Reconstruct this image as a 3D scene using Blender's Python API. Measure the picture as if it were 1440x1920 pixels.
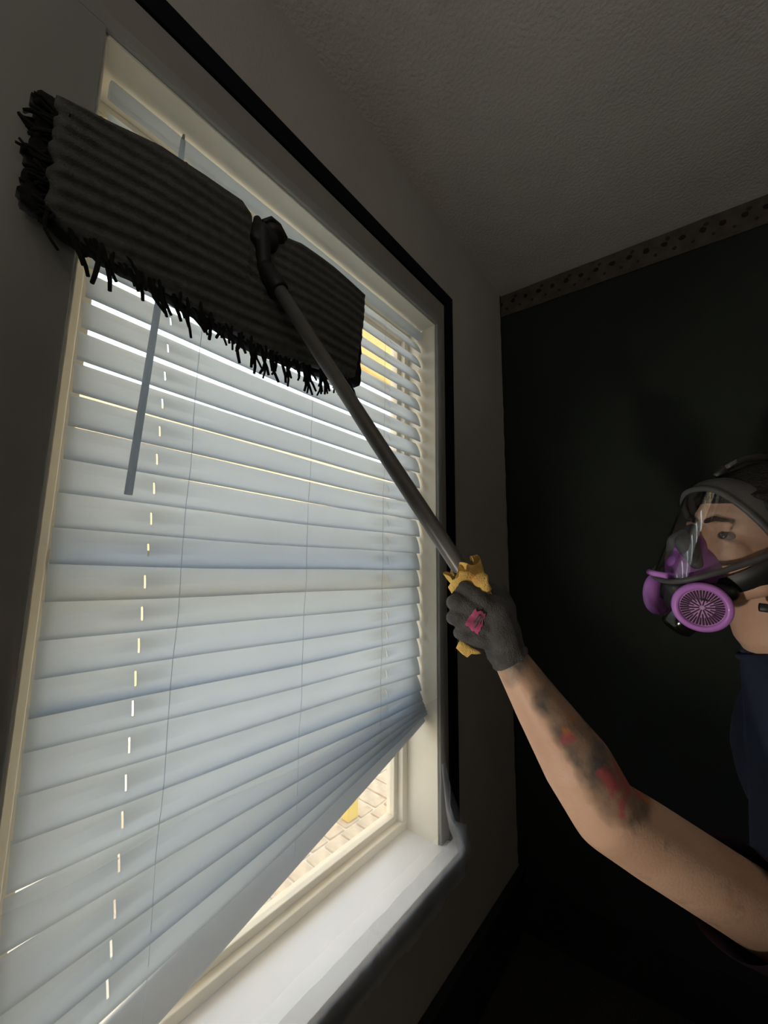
import bpy, bmesh, math, random
import numpy as np
from mathutils import Vector, Matrix, noise
random.seed(7)
PI = math.pi
for o in list(bpy.data.objects): bpy.data.objects.remove(o)
SC = bpy.context.scene
COL = SC.collection

# ------------------------------------------------------------------ camera
F = 706.0
CAM = Vector((0.6, 0.0, 1.25))
R = ((0.76010686, -0.07987317, -0.6448704), (0.64968694, 0.11177111, 0.75194022), (0.01201804, -0.9905188, 0.13685054))
cam = bpy.data.cameras.new('camera'); camo = bpy.data.objects.new('camera', cam); COL.objects.link(camo)
cam.sensor_fit = 'HORIZONTAL'; cam.sensor_width = 36.0; cam.lens = 36.0 * F / 1440.0; cam.clip_start = 0.01
camo.matrix_world = Matrix(((R[0][0], -R[0][1], -R[0][2], CAM.x), (R[1][0], -R[1][1], -R[1][2], CAM.y), (R[2][0], -R[2][1], -R[2][2], CAM.z), (0, 0, 0, 1)))
SC.camera = camo
# ------------------------------------------------------------------ world, sun, exposure
SC.view_settings.view_transform = 'Standard'; SC.view_settings.look = 'None'
SC.view_settings.gamma = 1.0; SC.view_settings.use_curve_mapping = False
SC.view_settings.exposure = 0.0
w = bpy.data.worlds.new('sky'); SC.world = w; w.use_nodes = True
bg = w.node_tree.nodes['Background']; bg.inputs[0].default_value = (0.84, 0.91, 1.0, 1); bg.inputs[1].default_value = 3.4
sun = bpy.data.lights.new('sun', 'SUN'); sun.energy = 6.5; sun.color = (1, 0.93, 0.80); sun.angle = 0.01
suno = bpy.data.objects.new('sun', sun); COL.objects.link(suno)
suno.rotation_euler = Vector((0.62, -0.25, 0.75)).to_track_quat('Z', 'Y').to_euler()
# daylight portal in the window opening
pl = bpy.data.lights.new('window_portal', 'AREA'); pl.shape = 'RECTANGLE'; pl.size = 1.5; pl.size_y = 0.9
pl.cycles.is_portal = True
plo = bpy.data.objects.new('window_portal', pl); COL.objects.link(plo)
plo.matrix_world = Matrix(((0, 0, -1, -0.17), (0, 1, 0, 0.5), (1, 0, 0, 1.25), (0, 0, 0, 1)))
# unseen fill light added behind the camera to brighten the ceiling
ul = bpy.data.lights.new('ceiling_fill', 'AREA'); ul.size = 0.4; ul.energy = 13.0; ul.color = (1, 0.93, 0.84)
ulo = bpy.data.objects.new('ceiling_fill', ul); COL.objects.link(ulo); ulo.location = (1.7, -0.7, 1.45); ulo.rotation_euler = (PI, 0, 0)

# unseen spot added near the window to brighten the person
wl = bpy.data.lights.new('person_fill', 'SPOT'); wl.energy = 24; wl.spot_size = math.radians(36); wl.spot_blend = 0.7; wl.color = (1, 0.90, 0.76); wl.shadow_soft_size = 0.03
wlo = bpy.data.objects.new('person_fill', wl); COL.objects.link(wlo); wlo.location = (0.18, -0.5, 0.70)
wlo.rotation_euler = (Vector((0.18, -0.5, 0.70)) - Vector((0.52, 0.65, 1.12))).to_track_quat('Z', 'Y').to_euler()

def ray(u, v):
    c = ((u - 720) / F, (v - 960) / F, 1.0)
    return Vector([sum(R[i][k] * c[k] for k in range(3)) for i in range(3)])
def at(u, v, D): return CAM + ray(u, v) * D
def onx(u, v, x):
    r = ray(u, v); return CAM + r * ((x - CAM.x) / r.x)
def cdir(x, y, z): return Vector([sum(R[i][k] * (x, y, z)[k] for k in range(3)) for i in range(3)]).normalized()

# ------------------------------------------------------------------ materials
def mat(name, col, rough=0.6, metal=0.0, noise_s=None, noise_a=0.15, bump=0.0, bump_s=200, spec=0.5, trans=0, ior=1.45, coat=0):
    m = bpy.data.materials.new(name); m.use_nodes = True
    nt = m.node_tree; b = nt.nodes['Principled BSDF']
    b.inputs['Base Color'].default_value = (*col, 1); b.inputs['Roughness'].default_value = rough
    b.inputs['Metallic'].default_value = metal; b.inputs['Specular IOR Level'].default_value = spec
    b.inputs['Transmission Weight'].default_value = trans; b.inputs['IOR'].default_value = ior
    b.inputs['Coat Weight'].default_value = coat
    tc = nt.nodes.new('ShaderNodeTexCoord')
    if noise_s:
        n = nt.nodes.new('ShaderNodeTexNoise'); n.inputs['Scale'].default_value = noise_s; n.inputs['Detail'].default_value = 5
        nt.links.new(tc.outputs['Object'], n.inputs['Vector'])
        r = nt.nodes.new('ShaderNodeValToRGB')
        r.color_ramp.elements[0].position = 0.3; r.color_ramp.elements[1].position = 0.7
        r.color_ramp.elements[0].color = (*[c * (1 - noise_a) for c in col], 1)
        r.color_ramp.elements[1].color = (*[min(1, c * (1 + noise_a)) for c in col], 1)
        nt.links.new(n.outputs[0], r.inputs[0]); nt.links.new(r.outputs[0], b.inputs['Base Color'])
    if bump:
        n2 = nt.nodes.new('ShaderNodeTexNoise'); n2.inputs['Scale'].default_value = bump_s; n2.inputs['Detail'].default_value = 3
        nt.links.new(tc.outputs['Object'], n2.inputs['Vector'])
        bp = nt.nodes.new('ShaderNodeBump'); bp.inputs['Strength'].default_value = bump; bp.inputs['Distance'].default_value = 0.004
        nt.links.new(n2.outputs[0], bp.inputs['Height']); nt.links.new(bp.outputs[0], b.inputs['Normal'])
    return m
M = {}
M['wall'] = mat('wall_paint', (0.36, 0.345, 0.315), 0.85, noise_s=3, noise_a=0.06, bump=0.25, bump_s=160)
M['casing'] = mat('casing_paint', (0.25, 0.24, 0.22), 0.6, noise_s=6, noise_a=0.06)
M['black'] = mat('rebate_shadow_black', (0.004, 0.004, 0.006), 0.8, noise_s=12, noise_a=0.3, spec=0.15)  # near-black that paints in the rebate shadow round the casing
M['ceiling'] = mat('ceiling_plaster', (0.62, 0.585, 0.53), 0.9, noise_s=4, noise_a=0.05, bump=0.5, bump_s=120)
M['green'] = mat('dark_green_paint', (0.009, 0.0145, 0.0105), 0.8, noise_s=2.5, noise_a=0.2, bump=0.15, bump_s=200)
M['base'] = mat('dark_baseboard', (0.012, 0.013, 0.013), 0.6, noise_s=8, noise_a=0.3)
M['carpet'] = mat('dark_carpet', (0.035, 0.033, 0.03), 1.0, noise_s=300, noise_a=0.8, bump=1, bump_s=600)
M['cream'] = mat('cream_vinyl', (0.92, 0.85, 0.69), 0.4, noise_s=6, noise_a=0.05)
M['white'] = mat('white_gloss_paint', (0.90, 0.90, 0.90), 0.4, noise_s=6, noise_a=0.04)
M['stucco'] = mat('golden_stucco', (0.74, 0.50, 0.24), 0.9, noise_s=2.5, noise_a=0.2)
M['eave'] = mat('golden_pine', (0.95, 0.66, 0.26), 0.7, noise_s=5, noise_a=0.08)
M['yellow'] = mat('yellow_paint', (0.85, 0.62, 0.12), 0.6, noise_s=5, noise_a=0.1)
M['paver'] = mat('tan_paver', (0.62, 0.50, 0.36), 0.9, noise_s=14, noise_a=0.25, bump=0.4, bump_s=60)
M['joint'] = mat('pale_mortar', (0.70, 0.64, 0.54), 0.95, noise_s=20, noise_a=0.1)
M['grey_shaft'] = mat('grey_fibreglass', (0.14, 0.14, 0.14), 0.35, noise_s=60, noise_a=0.08)
M['blackplastic'] = mat('black_plastic', (0.012, 0.012, 0.013), 0.5, noise_s=40, noise_a=0.2)
M['yarn'] = mat('black_yarn', (0.008, 0.008, 0.008), 1.0, noise_s=300, noise_a=0.4)
M['cloth'] = mat('orange_yellow_cloth', (1.0, 0.56, 0.16), 0.9, noise_s=38, noise_a=0.28, bump=0.6, bump_s=500)
M['shirt'] = mat('navy_shirt', (0.012, 0.018, 0.042), 0.95, noise_s=12, noise_a=0.25, bump=0.3, bump_s=700)
M['sleeve'] = mat('plum_sleeve', (0.035, 0.014, 0.032), 0.95, noise_s=14, noise_a=0.3, bump=0.3, bump_s=700)
M['jeans'] = mat('blue_denim', (0.018, 0.028, 0.06), 0.95, noise_s=60, noise_a=0.3, bump=0.4, bump_s=900)
M['hair'] = mat('black_hair', (0.010, 0.008, 0.007), 0.6, noise_s=120, noise_a=0.5, bump=1, bump_s=260)
M['rubber'] = mat('dark_grey_rubber', (0.075, 0.075, 0.078), 0.5, noise_s=40, noise_a=0.15)
M['rubber_black'] = mat('black_rubber', (0.014, 0.015, 0.015), 0.45, noise_s=40, noise_a=0.15)
M['strap'] = mat('grey_strap', (0.10, 0.10, 0.10), 0.7, noise_s=90, noise_a=0.2)
M['purple'] = mat('purple_plastic', (0.52, 0.20, 0.66), 0.38, noise_s=30, noise_a=0.06, coat=0.2)
M['purple_grille'] = mat('purple_grille', (0.62, 0.34, 0.68), 0.5, noise_s=30, noise_a=0.1)
M['slot'] = mat('dark_slot', (0.05, 0.012, 0.05), 0.7, noise_s=30, noise_a=0.1)
M['nosecup'] = mat('purple_silicone', (0.28, 0.09, 0.36), 0.45, noise_s=12, noise_a=0.25)
M['nosegrey'] = mat('grey_silicone', (0.07, 0.07, 0.075), 0.5, noise_s=12, noise_a=0.2)
M['eyewhite'] = mat('eye_white', (0.20, 0.17, 0.15), 0.2, noise_s=60, noise_a=0.05)
M['iris'] = mat('brown_iris', (0.02, 0.012, 0.008), 0.15, noise_s=200, noise_a=0.3)
M['brow'] = mat('dark_brow_hair', (0.03, 0.018, 0.012), 0.8, noise_s=400, noise_a=0.5)
M['lip'] = mat('lip_skin', (0.32, 0.12, 0.10), 0.5, noise_s=60, noise_a=0.1)
M['glovepatch'] = mat('magenta_glove_print', (0.50, 0.09, 0.22), 0.55, noise_s=60, noise_a=0.5)

# mop pad fabric
M['pad'] = mat('grey_mop_fabric', (0.10, 0.103, 0.098), 0.95, noise_s=90, noise_a=0.2, bump=0.7, bump_s=700)
# glove with subtle seams
M['glove'] = mat('grey_work_glove', (0.085, 0.085, 0.086), 0.85, noise_s=45, noise_a=0.35, bump=0.6, bump_s=500)

def slat_mat():
    m = bpy.data.materials.new('translucent_white_slat'); m.use_nodes = True; nt = m.node_tree
    nt.nodes.clear(); out = nt.nodes.new('ShaderNodeOutputMaterial')
    tc = nt.nodes.new('ShaderNodeTexCoord'); n = nt.nodes.new('ShaderNodeTexNoise'); n.inputs['Scale'].default_value = 8
    mp = nt.nodes.new('ShaderNodeMapping'); mp.inputs['Scale'].default_value = (1, 0.25, 4)
    nt.links.new(tc.outputs['Object'], mp.inputs[0]); nt.links.new(mp.outputs[0], n.inputs['Vector'])
    r = nt.nodes.new('ShaderNodeValToRGB'); r.color_ramp.elements[0].color = (0.58, 0.655, 0.74, 1); r.color_ramp.elements[1].color = (0.68, 0.75, 0.835, 1)
    nt.links.new(n.outputs[0], r.inputs[0])
    t = nt.nodes.new('ShaderNodeBsdfTranslucent'); nt.links.new(r.outputs[0], t.inputs[0])
    d = nt.nodes.new('ShaderNodeBsdfPrincipled'); d.inputs['Base Color'].default_value = (0.80, 0.81, 0.82, 1); d.inputs['Roughness'].default_value = 0.35
    mx = nt.nodes.new('ShaderNodeMixShader'); mx.inputs[0].default_value = 0.18
    nt.links.new(t.outputs[0], mx.inputs[1]); nt.links.new(d.outputs[0], mx.inputs[2]); nt.links.new(mx.outputs[0], out.inputs[0])
    return m
M['slat'] = slat_mat()
M['rail'] = slat_mat(); M['rail'].name = 'thick_white_rail'
for n_ in M['rail'].node_tree.nodes:
    if n_.type == 'MIX_SHADER': n_.inputs[0].default_value = 0.60

def film_mat(name, milk):
    m = bpy.data.materials.new(name); m.use_nodes = True; nt = m.node_tree
    nt.nodes.clear(); out = nt.nodes.new('ShaderNodeOutputMaterial')
    tr = nt.nodes.new('ShaderNodeBsdfTransparent'); tr.inputs[0].default_value = (0.97, 0.98, 0.99, 1)
    tl = nt.nodes.new('ShaderNodeBsdfTranslucent'); tl.inputs[0].default_value = (0.85, 0.89, 0.95, 1)
    df = nt.nodes.new('ShaderNodeBsdfDiffuse'); df.inputs[0].default_value = (0.85, 0.88, 0.92, 1)
    gl = nt.nodes.new('ShaderNodeBsdfGlossy'); gl.inputs['Roughness'].default_value = 0.15; gl.inputs[0].default_value = (1, 1, 1, 1)
    m1 = nt.nodes.new('ShaderNodeMixShader'); m1.inputs[0].default_value = 0.4
    nt.links.new(tl.outputs[0], m1.inputs[1]); nt.links.new(df.outputs[0], m1.inputs[2])
    m2 = nt.nodes.new('ShaderNodeMixShader')
    tc = nt.nodes.new('ShaderNodeTexCoord'); n = nt.nodes.new('ShaderNodeTexNoise'); n.inputs['Scale'].default_value = 3.5; n.inputs['Detail'].default_value = 3
    nt.links.new(tc.outputs['Object'], n.inputs['Vector'])
    mr = nt.nodes.new('ShaderNodeMapRange'); mr.inputs[1].default_value = 0.3; mr.inputs[2].default_value = 0.7
    mr.inputs[3].default_value = milk * 0.7; mr.inputs[4].default_value = milk * 1.3
    nt.links.new(n.outputs[0], mr.inputs[0]); nt.links.new(mr.outputs[0], m2.inputs[0])
    nt.links.new(tr.outputs[0], m2.inputs[1]); nt.links.new(m1.outputs[0], m2.inputs[2])
    m3 = nt.nodes.new('ShaderNodeMixShader'); m3.inputs[0].default_value = 0.03
    nt.links.new(m2.outputs[0], m3.inputs[1]); nt.links.new(gl.outputs[0], m3.inputs[2]); nt.links.new(m3.outputs[0], out.inputs[0])
    return m
M['film'] = film_mat('thin_clear_plastic_film', 0.12)
M['film_fold'] = film_mat('hazy_plastic_film', 0.13)
M['film_milky'] = film_mat('folded_plastic_film', 0.45)

def glass_mat(name, tint, gloss, rough=0.02):
    m = bpy.data.materials.new(name); m.use_nodes = True; nt = m.node_tree
    nt.nodes.clear(); out = nt.nodes.new('ShaderNodeOutputMaterial')
    tr = nt.nodes.new('ShaderNodeBsdfTransparent'); tr.inputs[0].default_value = (*tint, 1)
    gl = nt.nodes.new('ShaderNodeBsdfGlossy'); gl.inputs['Roughness'].default_value = rough
    lw = nt.nodes.new('ShaderNodeLayerWeight'); lw.inputs[0].default_value = 0.5
    pw = nt.nodes.new('ShaderNodeMath'); pw.operation = 'POWER'; pw.inputs[1].default_value = 5.0
    nt.links.new(lw.outputs['Facing'], pw.inputs[0])
    ml = nt.nodes.new('ShaderNodeMath'); ml.operation = 'MULTIPLY_ADD'; ml.inputs[1].default_value = 0.8 * gloss; ml.inputs[2].default_value = 0.05 * gloss; ml.use_clamp = True
    nt.links.new(pw.outputs[0], ml.inputs[0])
    m2 = nt.nodes.new('ShaderNodeMixShader'); nt.links.new(ml.outputs[0], m2.inputs[0])
    nt.links.new(tr.outputs[0], m2.inputs[1]); nt.links.new(gl.outputs[0], m2.inputs[2]); nt.links.new(m2.outputs[0], out.inputs[0])
    return m
M['glass'] = glass_mat('window_glass', (0.96, 0.97, 0.96), 1.0)
M['visor'] = glass_mat('clear_visor', (0.94, 0.94, 0.94), 3.0, 0.025)
M['clearcup'] = glass_mat('smoky_clear_plastic', (0.55, 0.57, 0.56), 1.6, 0.12)

def border_mat():
    m = mat('wallpaper_border', (0.11, 0.095, 0.08), 0.85); nt = m.node_tree; b = nt.nodes['Principled BSDF']
    tc = nt.nodes.new('ShaderNodeTexCoord')
    base = nt.nodes.new('ShaderNodeTexNoise'); base.inputs['Scale'].default_value = 22; nt.links.new(tc.outputs['Object'], base.inputs['Vector'])
    r0 = nt.nodes.new('ShaderNodeValToRGB'); r0.color_ramp.elements[0].color = (0.055, 0.046, 0.038, 1); r0.color_ramp.elements[1].color = (0.085, 0.070, 0.058, 1)
    r0.color_ramp.elements[0].position = 0.35; r0.color_ramp.elements[1].position = 0.65
    nt.links.new(base.outputs[0], r0.inputs[0])
    cur = r0.outputs[0]
    for sx, off, wdt, c in ((0.052, (0, 0, 0.058), 0.0095, (0.01, 0.004, 0.004)), (0.052, (0.026, 0, 0.030), 0.0055, (0.018, 0.015, 0.008)), (0.104, (0.04, 0, 0.075), 0.007, (0.022, 0.02, 0.012))):
        sep = nt.nodes.new('ShaderNodeSeparateXYZ'); nt.links.new(tc.outputs['Object'], sep.inputs[0])
        ax = nt.nodes.new('ShaderNodeMath'); ax.operation = 'ADD'; ax.inputs[1].default_value = off[0]; nt.links.new(sep.outputs[0], ax.inputs[0])
        pp = nt.nodes.new('ShaderNodeMath'); pp.operation = 'PINGPONG'; pp.inputs[1].default_value = sx / 2; nt.links.new(ax.outputs[0], pp.inputs[0])
        az = nt.nodes.new('ShaderNodeMath'); az.operation = 'SUBTRACT'; az.inputs[1].default_value = off[2]; nt.links.new(sep.outputs[2], az.inputs[0])
        cb = nt.nodes.new('ShaderNodeCombineXYZ'); nt.links.new(pp.outputs[0], cb.inputs[0]); nt.links.new(az.outputs[0], cb.inputs[2])
        nn = nt.nodes.new('ShaderNodeTexNoise'); nn.inputs['Scale'].default_value = 60; nt.links.new(tc.outputs['Object'], nn.inputs['Vector'])
        ln = nt.nodes.new('ShaderNodeVectorMath'); ln.operation = 'LENGTH'; nt.links.new(cb.outputs[0], ln.inputs[0])
        nm = nt.nodes.new('ShaderNodeMath'); nm.operation = 'MULTIPLY_ADD'; nm.inputs[1].default_value = 0.012; nt.links.new(nn.outputs[0], nm.inputs[0]); nt.links.new(ln.outputs[1], nm.inputs[2])
        lt = nt.nodes.new('ShaderNodeMath'); lt.operation = 'LESS_THAN'; lt.inputs[1].default_value = wdt + 0.006; nt.links.new(nm.outputs[0], lt.inputs[0])
        mx = nt.nodes.new('ShaderNodeMix'); mx.data_type = 'RGBA'; nt.links.new(lt.outputs[0], mx.inputs[0]); nt.links.new(cur, mx.inputs[6]); mx.inputs[7].default_value = (*c, 1)
        cur = mx.outputs[2]
    nt.links.new(cur, b.inputs['Base Color'])
    return m
M['border'] = border_mat()

def skin_mat():
    m = mat('tattooed_skin', (0.55, 0.34, 0.24), 0.5, bump=0.15, bump_s=300); nt = m.node_tree; b = nt.nodes['Principled BSDF']
    b.inputs['Subsurface Weight'].default_value = 0.06; b.inputs['Subsurface Radius'].default_value = (0.01, 0.004, 0.002)
    tc = nt.nodes.new('ShaderNodeTexCoord')
    def noise_ramp(scale, c0, c1, p0, p1, off=0):
        mp = nt.nodes.new('ShaderNodeMapping'); mp.inputs['Location'].default_value = (off, off * 2, off); nt.links.new(tc.outputs['Object'], mp.inputs[0])
        n = nt.nodes.new('ShaderNodeTexNoise'); n.inputs['Scale'].default_value = scale; n.inputs['Detail'].default_value = 4; nt.links.new(mp.outputs[0], n.inputs['Vector'])
        r = nt.nodes.new('ShaderNodeValToRGB'); r.color_ramp.elements[0].position = p0; r.color_ramp.elements[1].position = p1
        r.color_ramp.elements[0].color = (*c0, 1); r.color_ramp.elements[1].color = (*c1, 1); nt.links.new(n.outputs[0], r.inputs[0]); return r.outputs[0]
    skin = noise_ramp(9, (0.60, 0.36, 0.25), (0.72, 0.48, 0.35), 0.3, 0.7)
    ink = noise_ramp(26, (0.095, 0.088, 0.082), (0.36, 0.23, 0.16), 0.36, 0.60)
    col = noise_ramp(17, (0, 0, 0), (1, 1, 1), 0.60, 0.66, 3.0)
    pink = noise_ramp(13, (0.42, 0.10, 0.11), (0.50, 0.21, 0.06), 0.45, 0.55, 5.0)
    def mix(f, a, c):
        x = nt.nodes.new('ShaderNodeMix'); x.data_type = 'RGBA'; nt.links.new(f, x.inputs[0]); nt.links.new(a, x.inputs[6]); nt.links.new(c, x.inputs[7]); return x.outputs[2]
    ink2 = mix(col, ink, pink)
    at_ = nt.nodes.new('ShaderNodeAttribute'); at_.attribute_name = 'ink'
    nn = nt.nodes.new('ShaderNodeTexNoise'); nn.inputs['Scale'].default_value = 30; nt.links.new(tc.outputs['Object'], nn.inputs['Vector'])
    ad = nt.nodes.new('ShaderNodeMath'); ad.operation = 'MULTIPLY_ADD'; ad.inputs[1].default_value = 0.7; nt.links.new(nn.outputs[0], ad.inputs[0])
    sb = nt.nodes.new('ShaderNodeMath'); sb.operation = 'SUBTRACT'; sb.inputs[1].default_value = 0.35; nt.links.new(at_.outputs['Fac'], sb.inputs[0]); nt.links.new(sb.outputs[0], ad.inputs[2])
    rr = nt.nodes.new('ShaderNodeMapRange'); rr.inputs[1].default_value = 0.35; rr.inputs[2].default_value = 0.6; nt.links.new(ad.outputs[0], rr.inputs[0])
    fin = mix(rr.outputs[0], skin, ink2)
    nt.links.new(fin, b.inputs['Base Color'])
    return m
M['skin'] = skin_mat()

# ------------------------------------------------------------------ helpers
def empty(name, loc=(0, 0, 0), label=None, cat=None, group=None, kind=None):
    o = bpy.data.objects.new(name, None); COL.objects.link(o); o.location = loc; o.empty_display_size = 0.05
    tag(o, label, cat, group, kind); return o
def tag(o, label=None, cat=None, group=None, kind=None):
    if label: o['label'] = label
    if cat: o['category'] = cat
    if group: o['group'] = group
    if kind: o['kind'] = kind
    return o
def link(name, me, m, parent=None, smooth=False):
    if m is not None and not me.materials: me.materials.append(m)
    if smooth:
        for p in me.polygons: p.use_smooth = True
    o = bpy.data.objects.new(name, me); COL.objects.link(o)
    if parent is not None:
        o.parent = parent
        pm = Matrix.Identity(4); q = parent
        chain = []
        while q is not None: chain.append(q); q = q.parent
        for q in reversed(chain): pm = pm @ q.matrix_parent_inverse @ q.matrix_basis
        o.matrix_parent_inverse = pm.inverted()      # children are modelled in world coordinates
    return o
def obj(name, bm, m, parent=None, smooth=False):
    me = bpy.data.meshes.new(name); bmesh.ops.recalc_face_normals(bm, faces=bm.faces); bm.to_mesh(me); bm.free()
    return link(name, me, m, parent, smooth)
def B(): return bmesh.new()
def box(bm, lo, hi, bev=0.0, M4=None):
    r = bmesh.ops.create_cube(bm, size=1.0); vs = r['verts']
    c = [(lo[i] + hi[i]) / 2 for i in range(3)]; s = [hi[i] - lo[i] for i in range(3)]
    for v in vs: v.co = Vector((v.co.x * s[0] + c[0], v.co.y * s[1] + c[1], v.co.z * s[2] + c[2]))
    if bev:
        es = list({e for v in vs for e in v.link_edges}); rr = bmesh.ops.bevel(bm, geom=es, offset=bev, segments=2, affect='EDGES', profile=0.5)
        vs = list({v for f in rr['faces'] for v in f.verts} | {v for v in vs if v.is_valid})
    if M4:
        for v in vs: v.co = M4 @ v.co
    return vs
def frame_of(d):
    d = Vector(d).normalized(); a = Vector((0, 0, 1)) if abs(d.z) < 0.9 else Vector((1, 0, 0))
    x = d.cross(a).normalized(); y = d.cross(x).normalized(); return x, y, d
def tube(bm, pts, rad, seg=12, caps=True, sx=1.0):
    pts = [Vector(p) for p in pts]; n = len(pts)
    if not hasattr(rad, '__len__'): rad = [rad] * n
    rings = []; x = None
    for i, p in enumerate(pts):
        d = (pts[min(i + 1, n - 1)] - pts[max(i - 1, 0)])
        if d.length < 1e-9: d = Vector((0, 0, 1))
        d.normalize()
        if x is None: x = frame_of(d)[0]
        x = (x - d * x.dot(d)).normalized(); y = d.cross(x)
        rings.append([bm.verts.new(p + (x * math.cos(2 * PI * k / seg) * sx + y * math.sin(2 * PI * k / seg)) * rad[i]) for k in range(seg)])
    for a, b in zip(rings, rings[1:]):
        for k in range(seg): bm.faces.new((a[k], a[(k + 1) % seg], b[(k + 1) % seg], b[k]))
    if caps:
        bm.faces.new(rings[0][::-1]); bm.faces.new(rings[-1])
    return rings
def capsule(bm, p, r1, q, r2, seg=20, nr=5):
    p, q = Vector(p), Vector(q); d = q - p; L = d.length; d.normalize()
    pts, rs = [], []
    for i in range(nr + 1):
        a = PI / 2 * (1 - i / nr); pts.append(p - d * r1 * math.sin(a)); rs.append(max(r1 * math.cos(a), 1e-4))
    for i in range(nr + 1):
        a = PI / 2 * i / nr; pts.append(q + d * r2 * math.sin(a)); rs.append(max(r2 * math.cos(a), 1e-4))
    tube(bm, pts, rs, seg)
def chain(bm, pts, rad, seg=20):
    for i in range(len(pts) - 1): capsule(bm, pts[i], rad[i], pts[i + 1], rad[i + 1], seg)
def ellipsoid(bm, c, ax, r, u=24, v=14):
    """ax: 3 orthonormal vectors, r: 3 radii"""
    vs = bmesh.ops.create_uvsphere(bm, u_segments=u, v_segments=v, radius=1.0)['verts']
    for q in vs: q.co = Vector(c) + ax[0] * q.co.x * r[0] + ax[1] * q.co.y * r[1] + ax[2] * q.co.z * r[2]
    return vs
XYZ = (Vector((1, 0, 0)), Vector((0, 1, 0)), Vector((0, 0, 1)))
def grid(bm, f, nu, nv, close_u=False):
    V = [[bm.verts.new(f(i / nu, j / nv)) for j in range(nv + 1)] for i in range(nu if close_u else nu + 1)]
    for i in range(nu):
        for j in range(nv):
            a, b = V[i], V[(i + 1) % len(V)]
            bm.faces.new((a[j], b[j], b[j + 1], a[j + 1]))
    return V
def solid(bm, f, nu, nv, th):
    """closed sheet: f(u,v)-> (point, normal)"""
    A = [[None] * (nv + 1) for _ in range(nu + 1)]; Bk = [[None] * (nv + 1) for _ in range(nu + 1)]
    for i in range(nu + 1):
        for j in range(nv + 1):
            p, n = f(i / nu, j / nv); A[i][j] = bm.verts.new(p); Bk[i][j] = bm.verts.new(p - n * th)
    for i in range(nu):
        for j in range(nv):
            bm.faces.new((A[i][j], A[i + 1][j], A[i + 1][j + 1], A[i][j + 1]))
            bm.faces.new((Bk[i][j], Bk[i][j + 1], Bk[i + 1][j + 1], Bk[i + 1][j]))
    for i in range(nu):
        bm.faces.new((A[i][0], Bk[i][0], Bk[i + 1][0], A[i + 1][0])); bm.faces.new((A[i][nv], A[i + 1][nv], Bk[i + 1][nv], Bk[i][nv]))
    for j in range(nv):
        bm.faces.new((A[0][j], A[0][j + 1], Bk[0][j + 1], Bk[0][j])); bm.faces.new((A[nu][j], Bk[nu][j], Bk[nu][j + 1], A[nu][j + 1]))
def fused(name, bm, vox, smooth_it, m, parent=None, fac=0.5):
    """union of overlapping closed pieces as ONE continuous surface"""
    me = bpy.data.meshes.new(name); bmesh.ops.recalc_face_normals(bm, faces=bm.faces); bm.to_mesh(me); bm.free()
    t = bpy.data.objects.new('tmp', me); COL.objects.link(t)
    r = t.modifiers.new('r', 'REMESH'); r.mode = 'VOXEL'; r.voxel_size = vox
    s = t.modifiers.new('s', 'SMOOTH'); s.iterations = smooth_it; s.factor = fac
    dg = bpy.context.evaluated_depsgraph_get(); dg.update()
    me2 = bpy.data.meshes.new_from_object(t.evaluated_get(dg)); me2.name = name
    bpy.data.objects.remove(t); me2.materials.clear()
    return link(name, me2, m, parent, True)
def poly(pts, t):
    """point at parameter t (0..1) of a polyline by index-free arc length"""
    L = [0]
    for a, b in zip(pts, pts[1:]): L.append(L[-1] + (Vector(b) - Vector(a)).length)
    s = t * L[-1]
    for i in range(len(pts) - 1):
        if s <= L[i + 1] + 1e-9:
            k = (s - L[i]) / max(L[i + 1] - L[i], 1e-9); return Vector(pts[i]).lerp(Vector(pts[i + 1]), k)
    return Vector(pts[-1])

# ================================================================== THE SETTING
CZ = 2.415
Y0, Y1, Z0, Z1 = 0.070, 0.937, 0.50, 2.005          # window opening
bm = B()
box(bm, (-0.16, -1.6, 0), (0, Y0, CZ)); box(bm, (-0.16, Y1, 0), (0, 1.56, CZ))
box(bm, (-0.16, Y0, 0), (0, Y1, Z0)); box(bm, (-0.16, Y0, Z1), (0, Y1, CZ))
tag(obj('wall_left', bm, M['wall']), 'grey painted wall holding the window', kind='structure')
# back wall, very slightly out of square
bm = B()
def bw(x): return 1.465 + 0.115 * x
def slab(bm, pts, z0, z1):
    lo = [bm.verts.new((p[0], p[1], z0)) for p in pts]; hi = [bm.verts.new((p[0], p[1], z1)) for p in pts]
    n = len(pts); bm.faces.new(lo[::-1]); bm.faces.new(hi)
    for i in range(n): bm.faces.new((lo[i], lo[(i + 1) % n], hi[(i + 1) % n], hi[i]))
slab(bm, [(0, bw(0)), (2.6, bw(2.6)), (2.6, bw(2.6) + 0.1), (0, bw(0) + 0.1)], 0, CZ)
tag(obj('wall_back', bm, M['green']), 'very dark green painted wall behind the person', kind='structure')
bm = B(); box(bm, (2.6, -1.6, 0), (2.7, 1.9, CZ)); tag(obj('wall_right', bm, M['wall']), kind='structure')
bm = B(); box(bm, (-0.16, -1.7, 0), (2.7, -1.6, CZ)); tag(obj('wall_front', bm, M['wall']), kind='structure')
bm = B(); box(bm, (-0.16, -1.7, CZ), (2.7, 1.9, CZ + 0.1)); tag(obj('ceiling', bm, M['ceiling']), 'dim grey textured ceiling', kind='structure')
bm = B(); box(bm, (-0.16, -1.7, -0.1), (2.7, 1.9, 0)); tag(obj('floor', bm, M['carpet']), 'dark speckled floor', kind='structure')
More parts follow.
